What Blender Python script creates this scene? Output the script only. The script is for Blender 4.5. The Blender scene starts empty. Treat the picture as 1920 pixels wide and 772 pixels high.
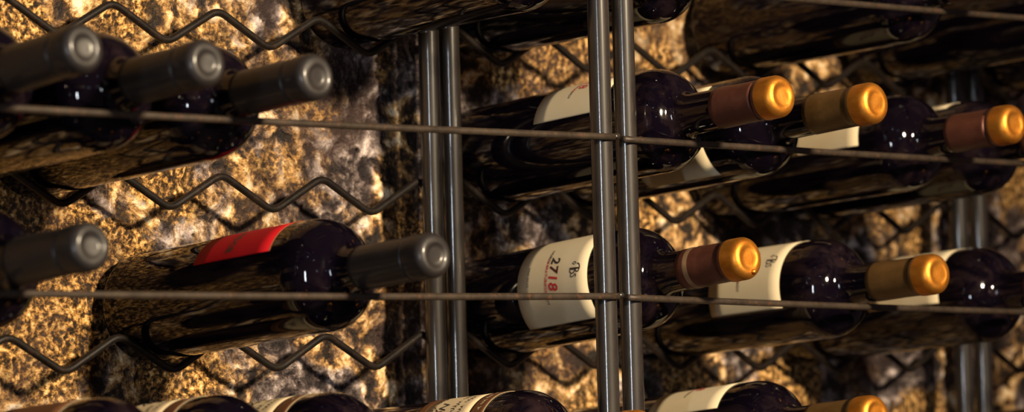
import bpy, bmesh, math, random
import numpy as np
from mathutils import Vector, Matrix
random.seed(4)
scene = bpy.context.scene
C = scene.collection
Z0 = 1.5                                   # camera height above the floor
Y_ROD = 1.792                              # plane of the front rods
Y_ZIG = 1.9892                             # plane of the zigzag wires
Y_WALL = Y_ZIG + 0.042                     # mean surface of the stone wall
R_POST, R_ROD, R_ZIG = 0.0077, 0.0024, 0.0027

# ------------------------------------------------------------------ helpers
def new_obj(name, me, mats, parent=None, smooth=True):
    o = bpy.data.objects.new(name, me)
    for m in (mats if isinstance(mats, (list, tuple)) else [mats]):
        me.materials.append(m)
    if smooth:
        for p in me.polygons: p.use_smooth = True
    C.objects.link(o)
    if parent: o.parent = parent
    return o

def from_bm(name, bm, mats, parent=None, smooth=True):
    me = bpy.data.meshes.new(name); bm.to_mesh(me); bm.free()
    return new_obj(name, me, mats, parent, smooth)

def thing(name, label, cat, loc=(0, 0, 0), group=None):
    o = bpy.data.objects.new(name, None); o.empty_display_size = .02
    C.objects.link(o); o.location = loc
    o['label'] = label; o['category'] = cat
    if group: o['group'] = group
    return o

def add_lathe(bm, prof, seg=64, mat=0):
    """prof: (r, z) list along +Z; r == 0 closes with a pole"""
    rings = []
    for r, z in prof:
        if r < 1e-7: rings.append([bm.verts.new((0, 0, z))])
        else: rings.append([bm.verts.new((r*math.cos(2*math.pi*k/seg), r*math.sin(2*math.pi*k/seg), z)) for k in range(seg)])
    for a, b in zip(rings, rings[1:]):
        for k in range(seg):
            k2 = (k+1) % seg
            if len(a) == 1 and len(b) == 1: continue
            if len(a) == 1: f = bm.faces.new((a[0], b[k2], b[k]))
            elif len(b) == 1: f = bm.faces.new((a[k], a[k2], b[0]))
            else: f = bm.faces.new((a[k], a[k2], b[k2], b[k]))
            f.material_index = mat

def add_tube(bm, pts, r, seg=14, jitter=0.0, cap=True):
    pts = [Vector(p) for p in pts]; rings = []; ref = Vector((.13, .05, 1)).normalized()
    n = len(pts)
    tans = [((pts[min(i+1, n-1)]-pts[max(i-1, 0)]).normalized()) for i in range(n)]
    if abs(tans[0].dot(ref)) > .9: ref = Vector((1, .1, 0)).normalized()
    for p, t in zip(pts, tans):
        u = t.cross(ref).normalized(); v = t.cross(u)
        rr = r*(1+random.uniform(-jitter, jitter))
        rings.append([bm.verts.new(p+rr*(math.cos(2*math.pi*k/seg)*u+math.sin(2*math.pi*k/seg)*v)) for k in range(seg)])
    for a, b in zip(rings, rings[1:]):
        for k in range(seg):
            bm.faces.new((a[k], a[(k+1) % seg], b[(k+1) % seg], b[k]))
    if cap:
        for ring, s in ((rings[0], -1), (rings[-1], 1)):
            c = bm.verts.new(sum((v.co for v in ring), Vector())/seg + tans[0 if s < 0 else -1]*s*r*.45)
            for k in range(seg): bm.faces.new((ring[k], ring[(k+1) % seg], c))
    bmesh.ops.recalc_face_normals(bm, faces=bm.faces)

def add_blob(bm, c, r, sc=(1, 1, 1)):
    m = Matrix.Translation(c) @ Matrix.Diagonal((*sc, 1))
    g = bmesh.ops.create_icosphere(bm, subdivisions=2, radius=r, matrix=m)
    for v in g['verts']: v.co += Vector((random.uniform(-1, 1), random.uniform(-1, 1), random.uniform(-1, 1)))*r*.12

# ------------------------------------------------------------------ materials
class NT:
    def __init__(s, name):
        s.m = bpy.data.materials.new(name); s.m.use_nodes = True
        s.t = s.m.node_tree; s.t.nodes.clear()
        s.out = s.n('ShaderNodeOutputMaterial'); s.b = s.n('ShaderNodeBsdfPrincipled')
        s.l(s.b.outputs[0], s.out.inputs['Surface'])
    def n(s, k, **kw):
        x = s.t.nodes.new(k)
        for a, v in kw.items(): setattr(x, a, v)
        return x
    def l(s, a, b): s.t.links.new(a, b)
    def coord(s, scale=(1, 1, 1), kind='Object', rnd=False):
        tc = s.n('ShaderNodeTexCoord'); mp = s.n('ShaderNodeMapping'); mp.inputs['Scale'].default_value = scale
        s.l(tc.outputs[kind], mp.inputs[0])
        if rnd:
            oi = s.n('ShaderNodeObjectInfo'); mu = s.n('ShaderNodeMath', operation='MULTIPLY'); mu.inputs[1].default_value = 40
            s.l(oi.outputs['Random'], mu.inputs[0]); s.l(mu.outputs[0], mp.inputs['Location'])
        return mp.outputs[0]
    def noise(s, co, scale, detail=4, rough=.55, dist=0):
        x = s.n('ShaderNodeTexNoise'); x.inputs['Scale'].default_value = scale; x.inputs['Detail'].default_value = detail
        x.inputs['Roughness'].default_value = rough; x.inputs['Distortion'].default_value = dist
        s.l(co, x.inputs['Vector']); return x.outputs['Fac']
    def voro(s, co, scale, feat='F1', out='Distance', rnd=1):
        x = s.n('ShaderNodeTexVoronoi', feature=feat); x.inputs['Scale'].default_value = scale
        x.inputs['Randomness'].default_value = rnd
        s.l(co, x.inputs['Vector']); return x.outputs[out]
    def ramp(s, f, stops, interp='LINEAR'):
        x = s.n('ShaderNodeValToRGB'); cr = x.color_ramp; cr.interpolation = interp
        while len(cr.elements) < len(stops): cr.elements.new(.5)
        for e, (p, c) in zip(cr.elements, stops):
            e.position = p
            e.color = (c, c, c, 1) if isinstance(c, (int, float)) else (*c, 1)
        s.l(f, x.inputs[0]); return x.outputs[0]
    def mix(s, f, a, b, mode='MIX'):
        x = s.n('ShaderNodeMix', data_type='RGBA', blend_type=mode)
        for sock, v in ((x.inputs[0], f), (x.inputs[6], a), (x.inputs[7], b)):
            if hasattr(v, 'is_output'): s.l(v, sock)
            elif isinstance(v, (int, float)): sock.default_value = v if sock.type == 'VALUE' else (v, v, v, 1)
            else: sock.default_value = (*v, 1)
        return x.outputs[2]
    def math(s, op, a, b=0):
        x = s.n('ShaderNodeMath', operation=op)
        for sock, v in zip(x.inputs, (a, b)):
            if hasattr(v, 'is_output'): s.l(v, sock)
            else: sock.default_value = v
        return x.outputs[0]
    def set(s, **kw):
        for k, v in kw.items():
            sock = s.b.inputs[k.replace('_', ' ')]
            if hasattr(v, 'is_output'): s.l(v, sock)
            elif isinstance(v, tuple): sock.default_value = (*v, 1)
            else: sock.default_value = v
        return s
    def bump(s, h, strength=.3, dist=.001):
        x = s.n('ShaderNodeBump'); x.inputs['Strength'].default_value = strength; x.inputs['Distance'].default_value = dist
        s.l(h, x.inputs['Height']); s.l(x.outputs[0], s.b.inputs['Normal'])

def mat_glass():
    s = NT('dark_bottle_glass')
    co = s.coord((1, 1, .16), rnd=True)
    n = s.noise(co, 75, 5, .6, .6)
    co2 = s.coord((1, 1, .5), rnd=True)
    big = s.noise(co2, 14, 3, .5, .4)
    dust = s.math('MULTIPLY', s.ramp(n, [(.46, 0), (.70, 1)]), s.ramp(big, [(.40, .05), (.66, 1)]))
    specks = s.ramp(s.voro(s.coord((1, 1, 1), rnd=True), 170), [(.035, 1), (.07, 0)])
    dust = s.math('MAXIMUM', dust, s.math('MULTIPLY', specks, .0))
    s.set(Base_Color=s.mix(dust, (.0016, .0010, .0026), (.0125, .0070, .0080)),
          Roughness=s.ramp(dust, [(0, .045), (1, .13)]), IOR=1.40, Specular_IOR_Level=.5)
    return s.m

def mat_foil(name, side, rough, metal, col2=None, spec=.3, coat=0):
    s = NT(name)
    n = s.noise(s.coord((1, 1, .6), rnd=True), 130, 4, .6)
    c = s.mix(s.ramp(n, [(.35, 0), (.7, 1)]), side, col2 or tuple(v*1.35 for v in side))
    s.set(Base_Color=c, Roughness=rough, Metallic=metal)
    s.b.inputs['Specular IOR Level'].default_value = spec
    s.b.inputs['Coat Weight'].default_value = coat; s.b.inputs['Coat Roughness'].default_value = .16
    s.bump(s.noise(s.coord((1, 1, 1), rnd=True), 240, 3), .25, .0006)
    return s.m

def mat_paper(name, col, var=.12):
    s = NT(name)
    co = s.coord((1, 1, 1))
    n = s.noise(co, 90, 5, .6)
    d = tuple(v*(1-var) for v in col)
    s.set(Base_Color=s.mix(n, d, col), Roughness=.7, Specular_IOR_Level=.12)
    s.bump(s.noise(co, 900, 2), .12, .0002)
    return s.m

def mat_flat(name, col, rough=.6, metal=0):
    s = NT(name); s.set(Base_Color=col, Roughness=rough, Metallic=metal); return s.m

def mat_steel():
    s = NT('dark_lacquered_steel')
    co = s.coord((1, 1, .35))
    n = s.noise(co, 120, 5, .65)
    fine = s.noise(s.coord((1, 1, 1)), 700, 3, .6)
    c = s.mix(s.ramp(n, [(.3, 0), (.75, 1)]), (.008, .0064, .006), (.022, .0175, .0135))
    c = s.mix(s.ramp(fine, [(.62, 0), (.75, .6)]), c, (.035, .026, .020))
    s.set(Base_Color=c, Roughness=.5, Metallic=0, Specular_IOR_Level=.2, Coat_Weight=1.0, Coat_Roughness=.14, Coat_IOR=1.5)
    s.bump(s.noise(s.coord((1, 1, .3)), 160, 3), .05, .0006)
    return s.m

def mat_wire(name, a, b, rough, metal, rust=0):
    s = NT(name)
    n = s.noise(s.coord((1, 1, 1)), 60, 6, .65)
    c = s.mix(s.ramp(n, [(.35, 0), (.7, 1)]), a, b)
    if rust:
        c = s.mix(s.ramp(s.noise(s.coord((1, 1, 1)), 190, 5, .7), [(.55, 0), (.7, rust)]), c, (.12, .045, .018))
    s.set(Base_Color=c, Roughness=rough, Metallic=metal, Specular_IOR_Level=.25)
    s.bump(s.noise(s.coord((1, 1, 1)), 500, 3), .2, .0004)
    return s.m

def mat_stone():
    s = NT('golden_rubble_stone')
    s.m.displacement_method = 'BOTH'
    co = s.coord((1, 1, 1))
    # warped coordinates so the grains are irregular
    nz = s.n('ShaderNodeTexNoise'); nz.inputs['Scale'].default_value = 45; nz.inputs['Detail'].default_value = 4
    s.l(co, nz.inputs['Vector'])
    vm = s.n('ShaderNodeVectorMath', operation='MULTIPLY_ADD')
    s.l(nz.outputs['Color'], vm.inputs[0]); vm.inputs[1].default_value = (.007, .007, .007); s.l(co, vm.inputs[2])
    wc = vm.outputs[0]
    sx = s.n('ShaderNodeSeparateXYZ'); s.l(co, sx.inputs[0])
    # bedding of the wall: fine golden aggregate at the left, grey lumpy stone in the middle
    zone = s.ramp(s.math('MULTIPLY', s.math('SUBTRACT', sx.outputs[0], 1.4), 1/1.4), [(.0, .0), (.26, .04), (.31, .16), (.43, .15), (.49, .05), (.56, .06), (.64, .12), (.85, .10)])
    patch = s.math('ADD', s.noise(co, 9.5, 3, .5, .5), zone)
    patch2 = s.math('ADD', s.noise(wc, 17, 4, .55, .8), s.math('MULTIPLY', zone, .45))
    fine = s.noise(wc, 235, 4, .62, 0)
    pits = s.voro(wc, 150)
    med = s.noise(wc, 56, 6, .64, .35)
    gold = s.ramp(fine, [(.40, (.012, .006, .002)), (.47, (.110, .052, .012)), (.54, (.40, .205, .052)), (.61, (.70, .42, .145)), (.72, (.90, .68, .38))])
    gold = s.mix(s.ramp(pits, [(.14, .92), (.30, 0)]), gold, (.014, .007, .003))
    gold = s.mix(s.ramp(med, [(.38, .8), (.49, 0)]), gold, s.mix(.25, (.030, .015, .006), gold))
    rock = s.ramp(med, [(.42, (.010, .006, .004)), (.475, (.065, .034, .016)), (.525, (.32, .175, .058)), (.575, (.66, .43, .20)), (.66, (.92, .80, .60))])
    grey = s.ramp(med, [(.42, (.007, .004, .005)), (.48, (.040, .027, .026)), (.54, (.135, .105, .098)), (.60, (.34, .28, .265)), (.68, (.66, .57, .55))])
    rock = s.mix(s.ramp(patch2, [(.50, 0), (.60, 1)]), rock, grey)
    col = s.mix(s.ramp(patch, [(.50, 0), (.58, 1)]), gold, rock)
    dark = s.ramp(s.noise(co, 7.5, 2, .4, .3), [(.54, 0), (.62, .75)])
    col = s.mix(dark, col, s.mix(.6, col, (.045, .022, .016)))
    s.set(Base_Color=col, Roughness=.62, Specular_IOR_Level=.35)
    h = s.math('ADD', s.math('MULTIPLY', med, .9), s.math('MULTIPLY', fine, .35))
    h = s.math('ADD', h, s.math('MULTIPLY', s.ramp(pits, [(.12, 0), (.42, 1)]), .16))
    h = s.math('ADD', h, s.math('MULTIPLY', s.noise(co, 16, 2), .9))
    d = s.n('ShaderNodeDisplacement'); d.inputs['Midlevel'].default_value = 1.15; d.inputs['Scale'].default_value = .0125
    s.l(h, d.inputs['Height']); s.l(d.outputs[0], s.out.inputs['Displacement'])
    return s.m

M = dict(
    glass=mat_glass(), steel=mat_steel(),
    rod=mat_wire('rod_iron', (.020, .014, .010), (.044, .033, .024), .5, .2, .5),
    zig=mat_wire('zigzag_iron', (.004, .003, .0028), (.011, .008, .006), .42, 0, .15),
    black_foil=mat_foil('black_foil', (.0090, .0072, .0070), .52, 0, spec=.30, coat=.22),
    gold_foil=mat_foil('gold_foil', (.50, .180, .020), .48, .95, (.62, .265, .042)),
    brown_foil=mat_foil('brown_foil', (.070, .023, .014), .44, .35),
    ring_foil=mat_foil('ring_foil', (.17, .105, .055), .5, .2),
    tan_foil=mat_foil('tan_foil', (.085, .044, .013), .44, .4),
    cream=mat_paper('cream_paper', (.50, .42, .28)),
    white=mat_paper('ivory_paper', (.50, .40, .25)),
    red=mat_paper('red_paper', (.30, .0035, .007)),
    red_edge=mat_flat('red_label_border', (.30, .10, .03)),
    band=mat_paper('brown_band', (.10, .042, .018)),
    ink=mat_flat('black_ink', (.018, .013, .012)), red_ink=mat_flat('red_ink', (.36, .012, .016)),
    grey_ink=mat_flat('grey_ink', (.10, .085, .065)), dark_red_ink=mat_flat('dark_red_ink', (.045, .002, .003)),
    concrete=mat_paper('floor_concrete', (.16, .13, .11)),
)

# ------------------------------------------------------------------ setting: wall and floor
def graded(lo, f0, f1, hi, step, coarse):
    a = list(np.arange(f0, f1, step))
    return np.array(list(np.linspace(lo, f0, coarse, endpoint=False)) + a + list(np.linspace(f1, hi, coarse)))
xs = graded(-1.2, 1.44, 2.76, 4.6, .0017, 60)
zs = graded(0.0, Z0-.055, Z0+.345, 3.0, .0017, 50)
X, Zz = np.meshgrid(xs, zs)
nx, nz = len(xs), len(zs)
verts = np.stack([X.ravel(), np.full(X.size, Y_WALL), Zz.ravel()], 1)
ii = (np.arange(nz-1)[:, None]*nx + np.arange(nx-1)[None, :]).ravel()
faces = np.stack([ii, ii+1, ii+nx+1, ii+nx], 1)
me = bpy.data.meshes.new('wall_back')
me.from_pydata(verts.tolist(), [], faces.tolist())
wall = new_obj('wall_back', me, mat_stone())
wall['kind'] = 'structure'
bm = bmesh.new(); bmesh.ops.create_grid(bm, x_segments=4, y_segments=4, size=1, matrix=Matrix.Translation((1.7, .1, 0)) @ Matrix.Diagonal((3.2, 2.2, 1, 1)))
fl = from_bm('floor', bm, M['concrete']); fl['kind'] = 'structure'

# ------------------------------------------------------------------ racks
PIT = .0937
ROWS = (-1, 0, 1, 2)
UNITS = {   # V of index 0, its row heights at the V, slopes along X, rod heights at x=1.98 (+ slope)
    'left':  dict(x0=1.8170, dirn=-1, zig={-1: -.0750, 0: .0386, 1: .1507, 2: .2658}, zs={j: 0 for j in ROWS},
                  rod={-1: -.0345, 0: .0827, 1: .1951, 2: .3066}, rs={j: 0 for j in ROWS}, posts=(1.2850, 1.8776), bposts=(1.2870, 1.8797), span=(1.280, 1.8905)),
    'right': dict(x0=1.9531, dirn=1, zig={-1: -.0746, 0: .0386, 1: .1521, 2: .2650}, zs={-1: -.022, 0: -.0175, 1: -.0123, 2: -.0008},
                  rod={-1: -.0324, 0: .0802, 1: .1932, 2: .3053}, rs={-1: -.024, 0: -.0205, 1: -.0075, 2: .0034}, posts=(1.9028, 2.4935), bposts=(1.9004, 2.4925), span=(1.9005, 2.5010)),
    'far':   dict(x0=2.5720, dirn=1, zig={-1: -.0870, 0: .0280, 1: .1440, 2: .2630}, zs={j: -.01 for j in ROWS},
                  rod={-1: -.0440, 0: .0700, 1: .1880, 2: .3060}, rs={j: 0 for j in ROWS}, posts=(2.5190, 3.1100), bposts=(2.5190, 3.1100), span=(2.5150, 3.1180)),
}
FS = Y_ROD/1.814                           # measured on the plane y = 1.814, carried to the rods' plane
DX = .0097
def zig_z(u, j, x): return Z0 + u['zig'][j] + u['zs'][j]*(x-u['x0'])
def rod_z(u, j, x): return Z0 + (u['rod'][j] + u['rs'][j]*(x/FS-1.98))*FS

def build_rack(key, label):
    u = UNITS[key]
    root = thing('wine_rack', label, 'wine rack', (0.5*(u['posts'][0]+u['posts'][1]), 0.5*(Y_ROD+Y_ZIG), 0), 'wire wine racks along the stone wall')
    base = root.location
    def loc(p): return Vector(p)-base
    # posts: round steel bars front and back
    yf, yb = Y_ROD+R_POST+R_ROD-.0006, Y_ZIG-R_POST-R_ZIG+.0006
    for px, py in [(x*FS+.0100, yf) for x in u['posts']] + [(x-.0104, yb) for x in u['bposts']]:
        bm = bmesh.new()
        n = 60
        add_tube(bm, [loc((px, py, Z0*2*.86*k/n)) for k in range(n+1)], R_POST, 28)
        for j in ROWS:                                   # weld beads where the rods meet the post
            if py == yf:
                for s in (-1, 1): add_blob(bm, loc((px+.0065*s, Y_ROD+.0012, rod_z(u, j, px)+.0008)), .0028, (1.15, .8, .8))
        from_bm('post', bm, M['steel'], root)
    for j in ROWS:
        bm = bmesh.new(); n = 48
        a, b = u['span'][0]*FS, u['span'][1]*FS
        pts = []
        for k in range(n+1):
            x = a+(b-a)*k/n
            sag = -.0012*math.sin(math.pi*k/n) if key == 'left' else (-.0008*math.sin(math.pi*k/n))
            pts.append(loc((x, Y_ROD, rod_z(u, j, x)+sag)))
        add_tube(bm, pts, R_ROD, 16, .02)
        from_bm('front_rod', bm, M['rod'], root)
        # zigzag wire with rounded bends
        bm = bmesh.new()
        d = u['dirn']; xs_ = [u['x0']+d*PIT*k for k in range(6)]
        key_pts = []
        lo, hi = min(xs_), max(xs_)
        amp, dip = .0239, -.0017
        key_pts.append((lo-PIT*.5-.008, amp-.004))
        x = lo-PIT*.5
        key_pts.append((x, amp))
        for k in range(6):
            key_pts.append((lo+PIT*k, dip)); key_pts.append((lo+PIT*(k+.5), amp))
        key_pts.append((hi+PIT*.5+.008, amp-.004))
        kp = [Vector((x, Y_ZIG, zig_z(u, j, x)+h)) for x, h in key_pts]
        pts = [kp[0]]
        for p0, p1, p2 in zip(kp, kp[1:], kp[2:]):
            rb = min(.008, (p1-p0).length*.45, (p2-p1).length*.45)
            s, e = p1+(p0-p1).normalized()*rb, p1+(p2-p1).normalized()*rb
            for t in (0, .25, .5, .75, 1): pts.append(s*(1-t)**2+p1*2*t*(1-t)+e*t*t)
        pts.append(kp[-1])
        add_tube(bm, [loc(p) for p in pts], R_ZIG, 14)
        from_bm('zigzag_wire', bm, M['zig'], root)
    return root

build_rack('left', 'dark metal wire wine rack holding the black capped bottles')
build_rack('right', 'dark metal wire wine rack holding the bottles with gold tipped capsules')
build_rack('far', 'farthest dark metal wire wine rack, past the blurred pair of posts')

# ------------------------------------------------------------------ bottle meshes (local: base at z=0, lip at z=L)
L, R = .300, .0377
def arc(c, r, a0, a1, n):
    return [(c[0]+r[0]*math.cos(math.radians(a0+(a1-a0)*k/n)), c[1]+r[1]*math.sin(math.radians(a0+(a1-a0)*k/n))) for k in range(n+1)]
ZS = .189                                   # where the shoulder starts
def glass_profile(cut=0, drop=0):
    p = [(0, .020), (.010, .0185), (.020, .013), (.027, .005), (.0295, .0012), (.0315, 0), (.0335, .0006)]
    p += arc((R-.0050, .0055), (.0050, .0052), -62, 0, 6)
    p += [(R-.0001, .02), (R, .04), (R, .08), (R, .12), (R, .16), (R, ZS-.012)]
    p = [(r, z+cut if z < .05 else z) for r, z in p]
    p += arc((.0125, ZS), (R-.0125, .0270), 0, 71, 20)
    x0, z0 = p[-1]                                       # flare from shoulder into neck
    x1, z1, x2, z2 = x0-.0042, z0+.0014, .0150, z0+.0090
    for t in (.2, .4, .6, .8, 1):
        p.append((x0*(1-t)**2+2*x1*.96*t*(1-t)+x2*t*t, z0*(1-t)**2+2*z1*t*(1-t)+z2*t*t))
    p += [(.0146, z2+.004), (.0144, z2+.010)]
    p = [(r, z-drop if z < .233 else z) for r, z in p]
    p += [(.0142, .250), (.0140, .272), (.0140, .281), (.0143, .283), (.0143, .2900), (.0125, .2925), (0, .2925)]
    return p
def glass_mesh(cut, drop=0):
    bm = bmesh.new(); add_lathe(bm, glass_profile(cut, drop), 96); bmesh.ops.recalc_face_normals(bm, faces=bm.faces)
    m = bpy.data.meshes.new('glass'); bm.to_mesh(m); bm.free(); return m
GLASS, GLASS_SHORT, GLASS_LONG = glass_mesh(0), glass_mesh(.022), glass_mesh(0, .009)

def neck_r(z):
    pr = glass_profile()
    for (r0, z0), (r1, z1) in zip(pr[20:], pr[21:]):
        if z0 <= z <= z1 and z1 > z0: return r0+(r1-r0)*(z-z0)/(z1-z0)
    return .0131

def capsule_mesh(name, start, lip, dent=.0012, bands=(), two_tone=False, nub=None):
    bm = bmesh.new(); e = .00035
    prof = [(neck_r(start)-.0002, start-.0002), (neck_r(start)+e, start)]
    z = start
    while z < .2785:
        z += .004
        r = neck_r(z)+e
        for b in bands:
            if abs(z-b) < .0021: r += .00035
        prof.append((r, z))
    prof += [(.0144, .2805), (lip-.0002, .2825), (lip, .2845), (lip, .2935)]
    prof += arc((lip-.0052, .2938), (.0052, .0062), 8, 90, 10)
    z1 = prof[-1][1]
    prof += [(lip-.0066, z1-.0001), (lip-.0078, z1-.0006), (lip-.0090, z1-dent), (.0045, z1-dent*1.04), (.0030, z1-dent*1.05), (.0015, z1-dent*1.05), (0, z1-dent*1.05)]
    add_lathe(bm, prof, 72)
    if nub:                                                       # a small twist of foil on the end
        a, rr = nub
        add_blob(bm, Vector((rr*math.cos(a), rr*math.sin(a), z1+.0006)), .0017, (1.4, 1, 1))
    bmesh.ops.recalc_face_normals(bm, faces=bm.faces)
    if two_tone:
        for f in bm.faces:
            z = f.calc_center_median().z
            if z > .2865: f.material_index = 1
            elif any(abs(z-b) < .0016 for b in bands): f.material_index = 2
    rnd = random.Random(len(name)*7+int(start*1e4))
    for v in bm.verts:                                            # foil is never quite round
        if v.co.z > z1-.004 and Vector((v.co.x, v.co.y)).length < lip-.0055:
            v.co.z += .0005*math.sin(v.co.x*190+start*900)+.0004*math.cos(v.co.y*230+start*500)
        v.co.x *= 1+.008*math.sin(v.co.z*210+start*50)
    m = bpy.data.meshes.new(name); bm.to_mesh(m); bm.free(); return m

def patch(bm, z0, z1, a0, a1, r, mat, thick=.00018, na=40, nz=6):
    """closed curved sheet on the bottle; angles in degrees"""
    A = [math.radians(a0+(a1-a0)*k/na) for k in range(na+1)]
    Zs = [z0+(z1-z0)*k/nz for k in range(nz+1)]
    g = [[[bm.verts.new(((r+t)*math.cos(a), (r+t)*math.sin(a), z)) for a in A] for z in Zs] for t in (0, thick)]
    def q(*v):
        f = bm.faces.new(v); f.material_index = mat
    for i in range(nz):
        for k in range(na):
            q(g[1][i][k], g[1][i][k+1], g[1][i+1][k+1], g[1][i+1][k])
            q(g[0][i][k], g[0][i+1][k], g[0][i+1][k+1], g[0][i][k+1])
    for k in range(na):
        q(g[0][0][k], g[0][0][k+1], g[1][0][k+1], g[1][0][k]); q(g[1][nz][k], g[1][nz][k+1], g[0][nz][k+1], g[0][nz][k])
    for i in range(nz):
        q(g[0][i][0], g[1][i][0], g[1][i+1][0], g[0][i+1][0]); q(g[1][i][na], g[0][i][na], g[0][i+1][na], g[1][i+1][na])

def text_tris(body, size, shear=0.0, space=1.0, bold=0.0):
    cu = bpy.data.curves.new('t', 'FONT'); cu.body = body; cu.size = size; cu.shear = shear
    cu.align_x = 'CENTER'; cu.align_y = 'CENTER'; cu.space_character = space; cu.resolution_u = 3; cu.offset = bold
    o = bpy.data.objects.new('t', cu); C.objects.link(o)
    dg = bpy.context.evaluated_depsgraph_get()
    m = bpy.data.meshes.new_from_object(o.evaluated_get(dg))
    bpy.data.objects.remove(o)
    bm = bmesh.new(); bm.from_mesh(m); bpy.data.meshes.remove(m)
    bmesh.ops.triangulate(bm, faces=bm.faces)
    for _ in range(3):
        es = [e for e in bm.edges if e.calc_length() > .0016]
        if not es: break
        bmesh.ops.subdivide_edges(bm, edges=es, cuts=1); bmesh.ops.triangulate(bm, faces=bm.faces)
    out = [[(v.co.x, v.co.y) for v in f.verts] for f in bm.faces]
    bm.free(); return out

def ink(bm, tris, ac, zc, r, mat):
    """2-D ink (x = reading direction, y = towards the neck) wrapped on radius r around angle ac"""
    for t in tris:
        vs = [bm.verts.new((r*math.cos(math.radians(ac)+x/r), r*math.sin(math.radians(ac)+x/r), zc+y)) for x, y in t]
        f = bm.faces.new(vs); f.material_index = mat

def stroke(pts, w):
    out = []
    for (x0, y0), (x1, y1) in zip(pts, pts[1:]):
        dx, dy = x1-x0, y1-y0; l = math.hypot(dx, dy) or 1; px, py = -dy/l*w/2, dx/l*w/2
        a, b, c, d = (x0+px, y0+py), (x0-px, y0-py), (x1-px, y1-py), (x1+px, y1+py)
        out += [[a, b, c], [a, c, d]]
    return out

def monogram():
    s = .0105
    B = [(-.10, -.5), (-.06, .1), (-.02, .45), (.02, .05), (-.02, -.42)]
    B1 = [(-.42, .18), (-.30, .42), (-.02, .50), (.22, .40), (.20, .18), (.0, .06), (.26, -.02), (.30, -.28), (.12, -.45), (-.08, -.40)]
    S = [(.58, .10), (.46, .20), (.36, .10), (.50, -.06), (.56, -.24), (.44, -.36), (.32, -.28)]
    T = [(-.58, -.12), (-.46, .06), (-.34, -.10), (-.46, -.28), (-.58, -.14)]
    out = []
    for pl, w in ((B, .09), (B1, .085), (S, .07), (T, .06)):
        fine = []
        for k in range(len(pl)-1):
            for t in (0, .5): fine.append((pl[k][0]*(1-t)+pl[k+1][0]*t, pl[k][1]*(1-t)+pl[k+1][1]*t))
        fine.append(pl[-1])
        out += stroke([(x*s, y*s) for x, y in fine], w*s)
    return out

def script_line(width, h, seed, w=.0007):
    rnd = random.Random(seed); pts = []; x = -width/2; out = []
    while x < width/2:
        n = rnd.randint(3, 6); word = []
        for k in range(n*4):
            ph = k/4*2*math.pi
            up = 1.0 if rnd.random() > .18 else 2.0
            word.append((x+k*h*.24+.35*h*math.sin(ph), h*.5*up*math.cos(ph)))
        out += stroke([p for p in word if p[0] < width/2], w)
        x += n*4*h*.24+h*.9
    return out

RL = R+.0003
RI = RL+.00018+.00012
def label_2718():
    bm = bmesh.new()
    patch(bm, .1045, .1765, -60, 60, RL, 0, na=64)
    dz = -.0
    for ch, a, mt in (('2', -15.5, 1), ('7', -5.5, 4), ('1', 4.5, 2), ('8', 14.5, 2)):
        ink(bm, text_tris(ch, .0125, .22, 1, .00025), a, .1412+dz, RI, mt)
    ink(bm, monogram(), .5, .1635, RI, 1)
    ink(bm, text_tris('NOEL I', .0034, 0, 1.1, .0001), -22.5, .1342, RI, 1)
    ink(bm, text_tris('CABRATUS', .0034, 0, 1.1, .0001), -4.5, .1342, RI, 2)
    ink(bm, text_tris('NEGRE', .0034, 0, 1.1, .0001), 16, .1342, RI, 2)
    ink(bm, text_tris('NOY', .0034, 0, 1.1, .0001), 29, .1342, RI, 1)
    ink(bm, text_tris('MMNMXII', .0036, 0, 1.0, .0001), 0, .1150, RI, 3)
    m = bpy.data.meshes.new('label'); bm.to_mesh(m); bm.free(); return m
def label_red():
    bm = bmesh.new()
    patch(bm, .0985, .1762, -32, 32, RL, 0, na=40)
    patch(bm, .1762, .1771, -32, 32, RL, 2, na=40)
    ink(bm, text_tris('esca', .0135, .1, 1, .0003), 7, .1335, RI, 1)
    m = bpy.data.meshes.new('label'); bm.to_mesh(m); bm.free(); return m
def label_banded():
    bm = bmesh.new()
    patch(bm, .1135, .1620, -62, 62, RL, 0, na=60)
    ink(bm, script_line(.052, .0030, 3), 0, .1500, RI, 1)
    ink(bm, script_line(.046, .0028, 9), 0, .1425, RI, 1)
    ink(bm, text_tris('Ny', .011, .35, 1, .0002), 4, .1300, RI, 1)
    ink(bm, script_line(.060, .0030, 5), -2, .1200, RI, 1)
    m = bpy.data.meshes.new('label'); bm.to_mesh(m); bm.free(); return m
def band_mesh():
    bm = bmesh.new()
    patch(bm, .1620, .1762, -62, 62, RL, 0, na=60)
    patch(bm, .1762, .1768, -62, 62, RL, 1, na=60)
    ink(bm, script_line(.03, .0022, 21, .0006), -8, .1695, RI, 1)
    m = bpy.data.meshes.new('label_band'); bm.to_mesh(m); bm.free(); return m
def band2_mesh():
    bm = bmesh.new(); patch(bm, .1050, .1135, -62, 62, RL, 0, na=60)
    m = bpy.data.meshes.new('label_band'); bm.to_mesh(m); bm.free(); return m

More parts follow.
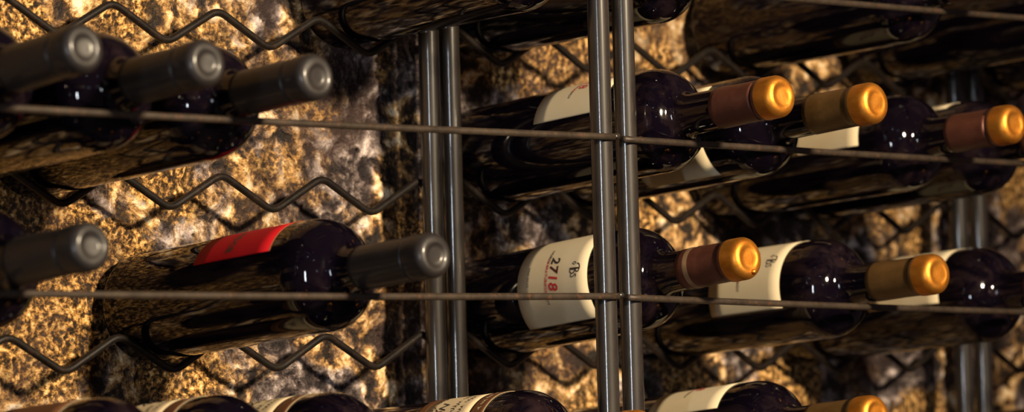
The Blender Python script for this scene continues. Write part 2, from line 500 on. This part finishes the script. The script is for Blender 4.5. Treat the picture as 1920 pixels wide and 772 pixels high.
MESH = dict(
    black=capsule_mesh('capsule', .2300, .0150, .0016),
    brown=capsule_mesh('capsule', .2415, .0151, .0010, two_tone=True),
    ringed=capsule_mesh('capsule', .2405, .0152, .0010, (.2490, .2565), True, (2.1, .0105)),
    tan=capsule_mesh('capsule', .2405, .0151, .0008, two_tone=True),
)
for k, mats in (('black', ['black_foil']), ('brown', ['brown_foil', 'gold_foil']), ('ringed', ['brown_foil', 'gold_foil', 'ring_foil']), ('tan', ['tan_foil', 'gold_foil'])):
    for m in mats: MESH[k].materials.append(M[m])
def plain_label():
    bm = bmesh.new(); patch(bm, .1050, .1762, -62, 62, RL, 0, na=60); patch(bm, .1762, .1768, -62, 62, RL, 1, na=60)
    m = bpy.data.meshes.new('label'); bm.to_mesh(m); bm.free(); return m
LAB = dict(plain=plain_label(), paper=label_2718(), red=label_red(), banded=label_banded(), band=band_mesh(), band2=band2_mesh())
for k, mats in (('paper', ['cream', 'ink', 'red_ink', 'grey_ink', 'dark_red_ink']), ('red', ['red', 'dark_red_ink', 'red_edge']), ('banded', ['white', 'ink']), ('plain', ['band', 'white']), ('band', ['band', 'white']), ('band2', ['band', 'white'])):
    for m in mats: LAB[k].materials.append(M[m])
GLASS.materials.append(M['glass']); GLASS_SHORT.materials.append(M['glass']); GLASS_LONG.materials.append(M['glass'])
for me in [GLASS, GLASS_SHORT, GLASS_LONG]+list(MESH.values())+list(LAB.values()):
    for p in me.polygons: p.use_smooth = True

# one prototype of every kind, then copies
def make_proto(cap, lab, short=0):
    root = bpy.data.objects.new('wine_bottle', None); root.empty_display_size = .02; C.objects.link(root)
    def part(n, me):
        o = bpy.data.objects.new(n, me); C.objects.link(o); o.parent = root; return o
    part('glass_body', (GLASS, GLASS_SHORT, GLASS_LONG)[short]); part('capsule', MESH[cap])
    if lab == 'paper':
        o = part('label', LAB['paper'])
        if short == 2: o.location.z = -.0150
    if lab == 'plain': part('label', LAB['plain'])
    if lab == 'red': part('label', LAB['red'])
    if lab == 'banded': part('label', LAB['banded']); part('label_band', LAB['band']); part('label_band', LAB['band2'])
    return root
protos, used = {}, set()
def bottle(cap, lab, unit, j, i, tip, rot, label, group=None, lift=0, short=0):
    k = (cap, lab, short); tip += .003-(1.814-Y_ROD)
    if k not in protos:
        protos[k] = make_proto(cap, lab, short); r = protos[k]
    else:
        r = protos[k].copy(); C.objects.link(r)
        for ch in protos[k].children:
            c = ch.copy(); C.objects.link(c); c.parent = r
    u = UNITS[unit]
    x = u['x0']+u['dirn']*PIT*i
    slope = math.atan2(.0256, PIT/2)
    A = Vector((x, Y_ZIG, zig_z(u, j, x)+(R+R_ZIG)/math.cos(slope)-.0017+.0010))
    sag = -.0010
    drop = .009 if short == 2 else 0
    B = Vector((x, Y_ROD, rod_z(u, j, x)+sag+R_ROD+max(neck_r(L-tip+drop), neck_r(L-tip+drop-.003))+.0015+lift))
    d = (B-A).normalized()
    base = B+d*(tip-L)
    X = Vector((1, 0, 0)); Yv = d.cross(X); X = Yv.cross(d)
    a = math.radians(rot)
    Xr, Yr = X*math.cos(a)+Yv*math.sin(a), Yv*math.cos(a)-X*math.sin(a)
    r.matrix_world = Matrix((( Xr.x, Yr.x, d.x, base.x), (Xr.y, Yr.y, d.y, base.y), (Xr.z, Yr.z, d.z, base.z), (0, 0, 0, 1)))
    r['label'] = label; r['category'] = 'wine bottle'
    if group: r['group'] = group
    return r

GB, GG, GN, GT = 'black capped bottles in the left rack', 'bottles with gold tipped capsules', 'bottles in the lowest row', 'bottles in the top row'
bottle('black', 'red', 'left', 0, 2, .0883, 120.5, 'dark bottle with a bright red label lying in the left rack')
bottle('black', None, 'left', 0, 5, .0943, 0, 'black capped bottle left of the bottle with the red label, same row', GB)
bottle('black', None, 'left', 1, 5, .0913, 40, 'leftmost of the three black capped bottles side by side in the upper row', GB, lift=.0050)
bottle('black', None, 'left', 1, 4, .0908, 80, 'middle of the three black capped bottles side by side in the upper row', GB, lift=.002)
bottle('black', None, 'left', 1, 3, .0843, 160, 'rightmost of the three black capped bottles side by side in the upper row', GB)
bottle('ringed', 'paper', 'right', 0, 0, .0660, 162.5, 'bottle behind the front posts showing the number 2718 on its cream label', GG, lift=.0065, short=1)
bottle('tan', 'paper', 'right', 0, 2, .0844, 140, 'cream labelled bottle just right of the bottle numbered 2718, same row', GG)
bottle('brown', 'paper', 'right', 0, 4, .0850, 128, 'last cream labelled bottle in the row of 2718, its gold tip past the right edge', GG)
bottle('brown', 'paper', 'right', 1, 0, .1020, 105, 'upper row bottle behind the front posts, cream label turned upward, reddish brown capsule', GG, lift=.0035, short=2)
bottle('tan', 'paper', 'right', 1, 1, .1085, 182, 'upper row bottle with tan capsule, second to the right from the front posts', GG, short=2)
bottle('brown', 'paper', 'right', 1, 3, .0870, 122.5, 'upper row bottle with gold tipped brown capsule at the right edge', GG)
bottle('brown', 'paper', 'right', 1, 4, .0860, 60, 'upper row bottle behind the right-edge capsule, only its dark shoulder showing', GG)
bottle('ringed', 'banded', 'left', -1, 0, .0881, 122, 'lowest row bottle with handwritten ivory label banded in brown, before the back posts', GN)
bottle('ringed', 'banded', 'left', -1, 2, .0950, 100, 'lowest row bottle directly below the bottle with the red label', GN)
bottle('ringed', 'banded', 'left', -1, 3, .0930, 95, 'lowest row bottle second from the left, ivory and brown label just showing', GN)
bottle('ringed', 'plain', 'left', -1, 4, .0930, 150, 'lowest row bottle at the left corner with a plain brown label', GN)
bottle('tan', 'paper', 'right', -1, 1, .1000, 89, 'lowest row bottle with cream label right of the front posts', GN)
bottle('black', None, 'left', 2, 0, .0880, 200, 'dusty dark bottle in the top row above the back posts', GT)
bottle('brown', 'paper', 'right', 2, 0, .0900, 20, 'dark top row bottle passing behind the front posts', GT)
bottle('brown', 'paper', 'right', 2, 3, .0900, 111, 'streaked dark top row bottle midway between the front posts and the right edge', GT)
bottle('brown', None, 'right', 2, 5, .0900, 300, 'dark top row bottle in front of the blurred back posts at right', GT)
bottle('brown', 'paper', 'far', 2, 0, .0900, 60, 'dark top row bottle in the upper right corner, past the blurred posts', GT)
bottle('brown', 'paper', 'far', -1, 0, .0900, 40, 'dark lowest row bottle in the lower right corner', GN)

# ------------------------------------------------------------------ light
w = bpy.data.worlds.new('world'); scene.world = w; w.use_nodes = True
bg = w.node_tree.nodes['Background']; bg.inputs[0].default_value = (.85, .52, .60, 1); bg.inputs[1].default_value = .075

RC = Vector((1.95, 1.9, Z0+.14))
def lamp(name, loc, energy, col, radius, target=None, size=60):
    l = bpy.data.lights.new(name, 'SPOT' if target else 'POINT'); l.energy = energy; l.color = col; l.shadow_soft_size = radius
    o = bpy.data.objects.new(name, l); C.objects.link(o); o.location = loc
    if target:
        l.spot_size = math.radians(size); l.spot_blend = 1
        o.rotation_euler = (Vector(target)-Vector(loc)).to_track_quat('-Z', 'Y').to_euler()
    return o
lamp('key_spot', RC+Vector((-.11, -1, .31)).normalized()*2.2, 600, (1, .80,   .54), .095, Vector((1.78, 1.9, Z0+.14)), 54)
cam_dir = Vector((-.7008, -.7111, .10)).normalized()
left_dir = (Matrix.Rotation(math.radians(-14), 3, 'Z') @ cam_dir)
l = bpy.data.lights.new('cool_lamp', 'AREA'); l.shape = 'RECTANGLE'; l.size = .05; l.size_y = .95; l.energy = 34; l.color = (.84, .92, 1)
o = bpy.data.objects.new('cool_lamp', l); C.objects.link(o)
p = RC+left_dir*3.4; p.z = 1.60; o.location = p
f = (Vector((RC.x, RC.y, 1.60))-p).normalized(); sx_ = f.cross(Vector((0, 0, 1))).normalized()
o.matrix_world = Matrix(((sx_.x, 0, -f.x, p.x), (sx_.y, 0, -f.y, p.y), (0, 1, 0, p.z), (0, 0, 0, 1)))

# a few small ceiling lamps farther back in the room
for k, (az, el, dist) in enumerate(((-34, 14, 4.5), (-26, 24, 5.0), (12, 26, 4.6), (20, 9, 5.2), (-8, 33, 4.0))):
    d_ = Matrix.Rotation(math.radians(az), 3, 'Z') @ Vector((-.7008, -.7111, 0)).normalized()
    lamp('small_lamp', RC+(d_*math.cos(math.radians(el))+Vector((0, 0, math.sin(math.radians(el)))))*dist, 2.2, (.80, .90, 1), .022)

# ------------------------------------------------------------------ camera
cd = bpy.data.cameras.new('camera'); co = bpy.data.objects.new('camera', cd); C.objects.link(co)
r_ = Vector((.713, -.7006, -.0263)).normalized(); v_ = Vector((.7008, .7111, .0565)); v_ = (v_-r_*v_.dot(r_)).normalized(); u_ = r_.cross(v_)
co.matrix_world = Matrix(((r_.x, u_.x, -v_.x, 0), (r_.y, u_.y, -v_.y, 0), (r_.z, u_.z, -v_.z, Z0), (0, 0, 0, 1)))
cd.sensor_width = 36; cd.lens = 6979.2/1920*36; cd.clip_start = .05
cd.dof.use_dof = True; cd.dof.focus_distance = 2.60; cd.dof.aperture_fstop = 6.3
scene.camera = co
vs = scene.view_settings
vs.view_transform = 'Standard'; vs.look = 'None'; vs.gamma = 1; vs.use_curve_mapping = False; vs.exposure = 0
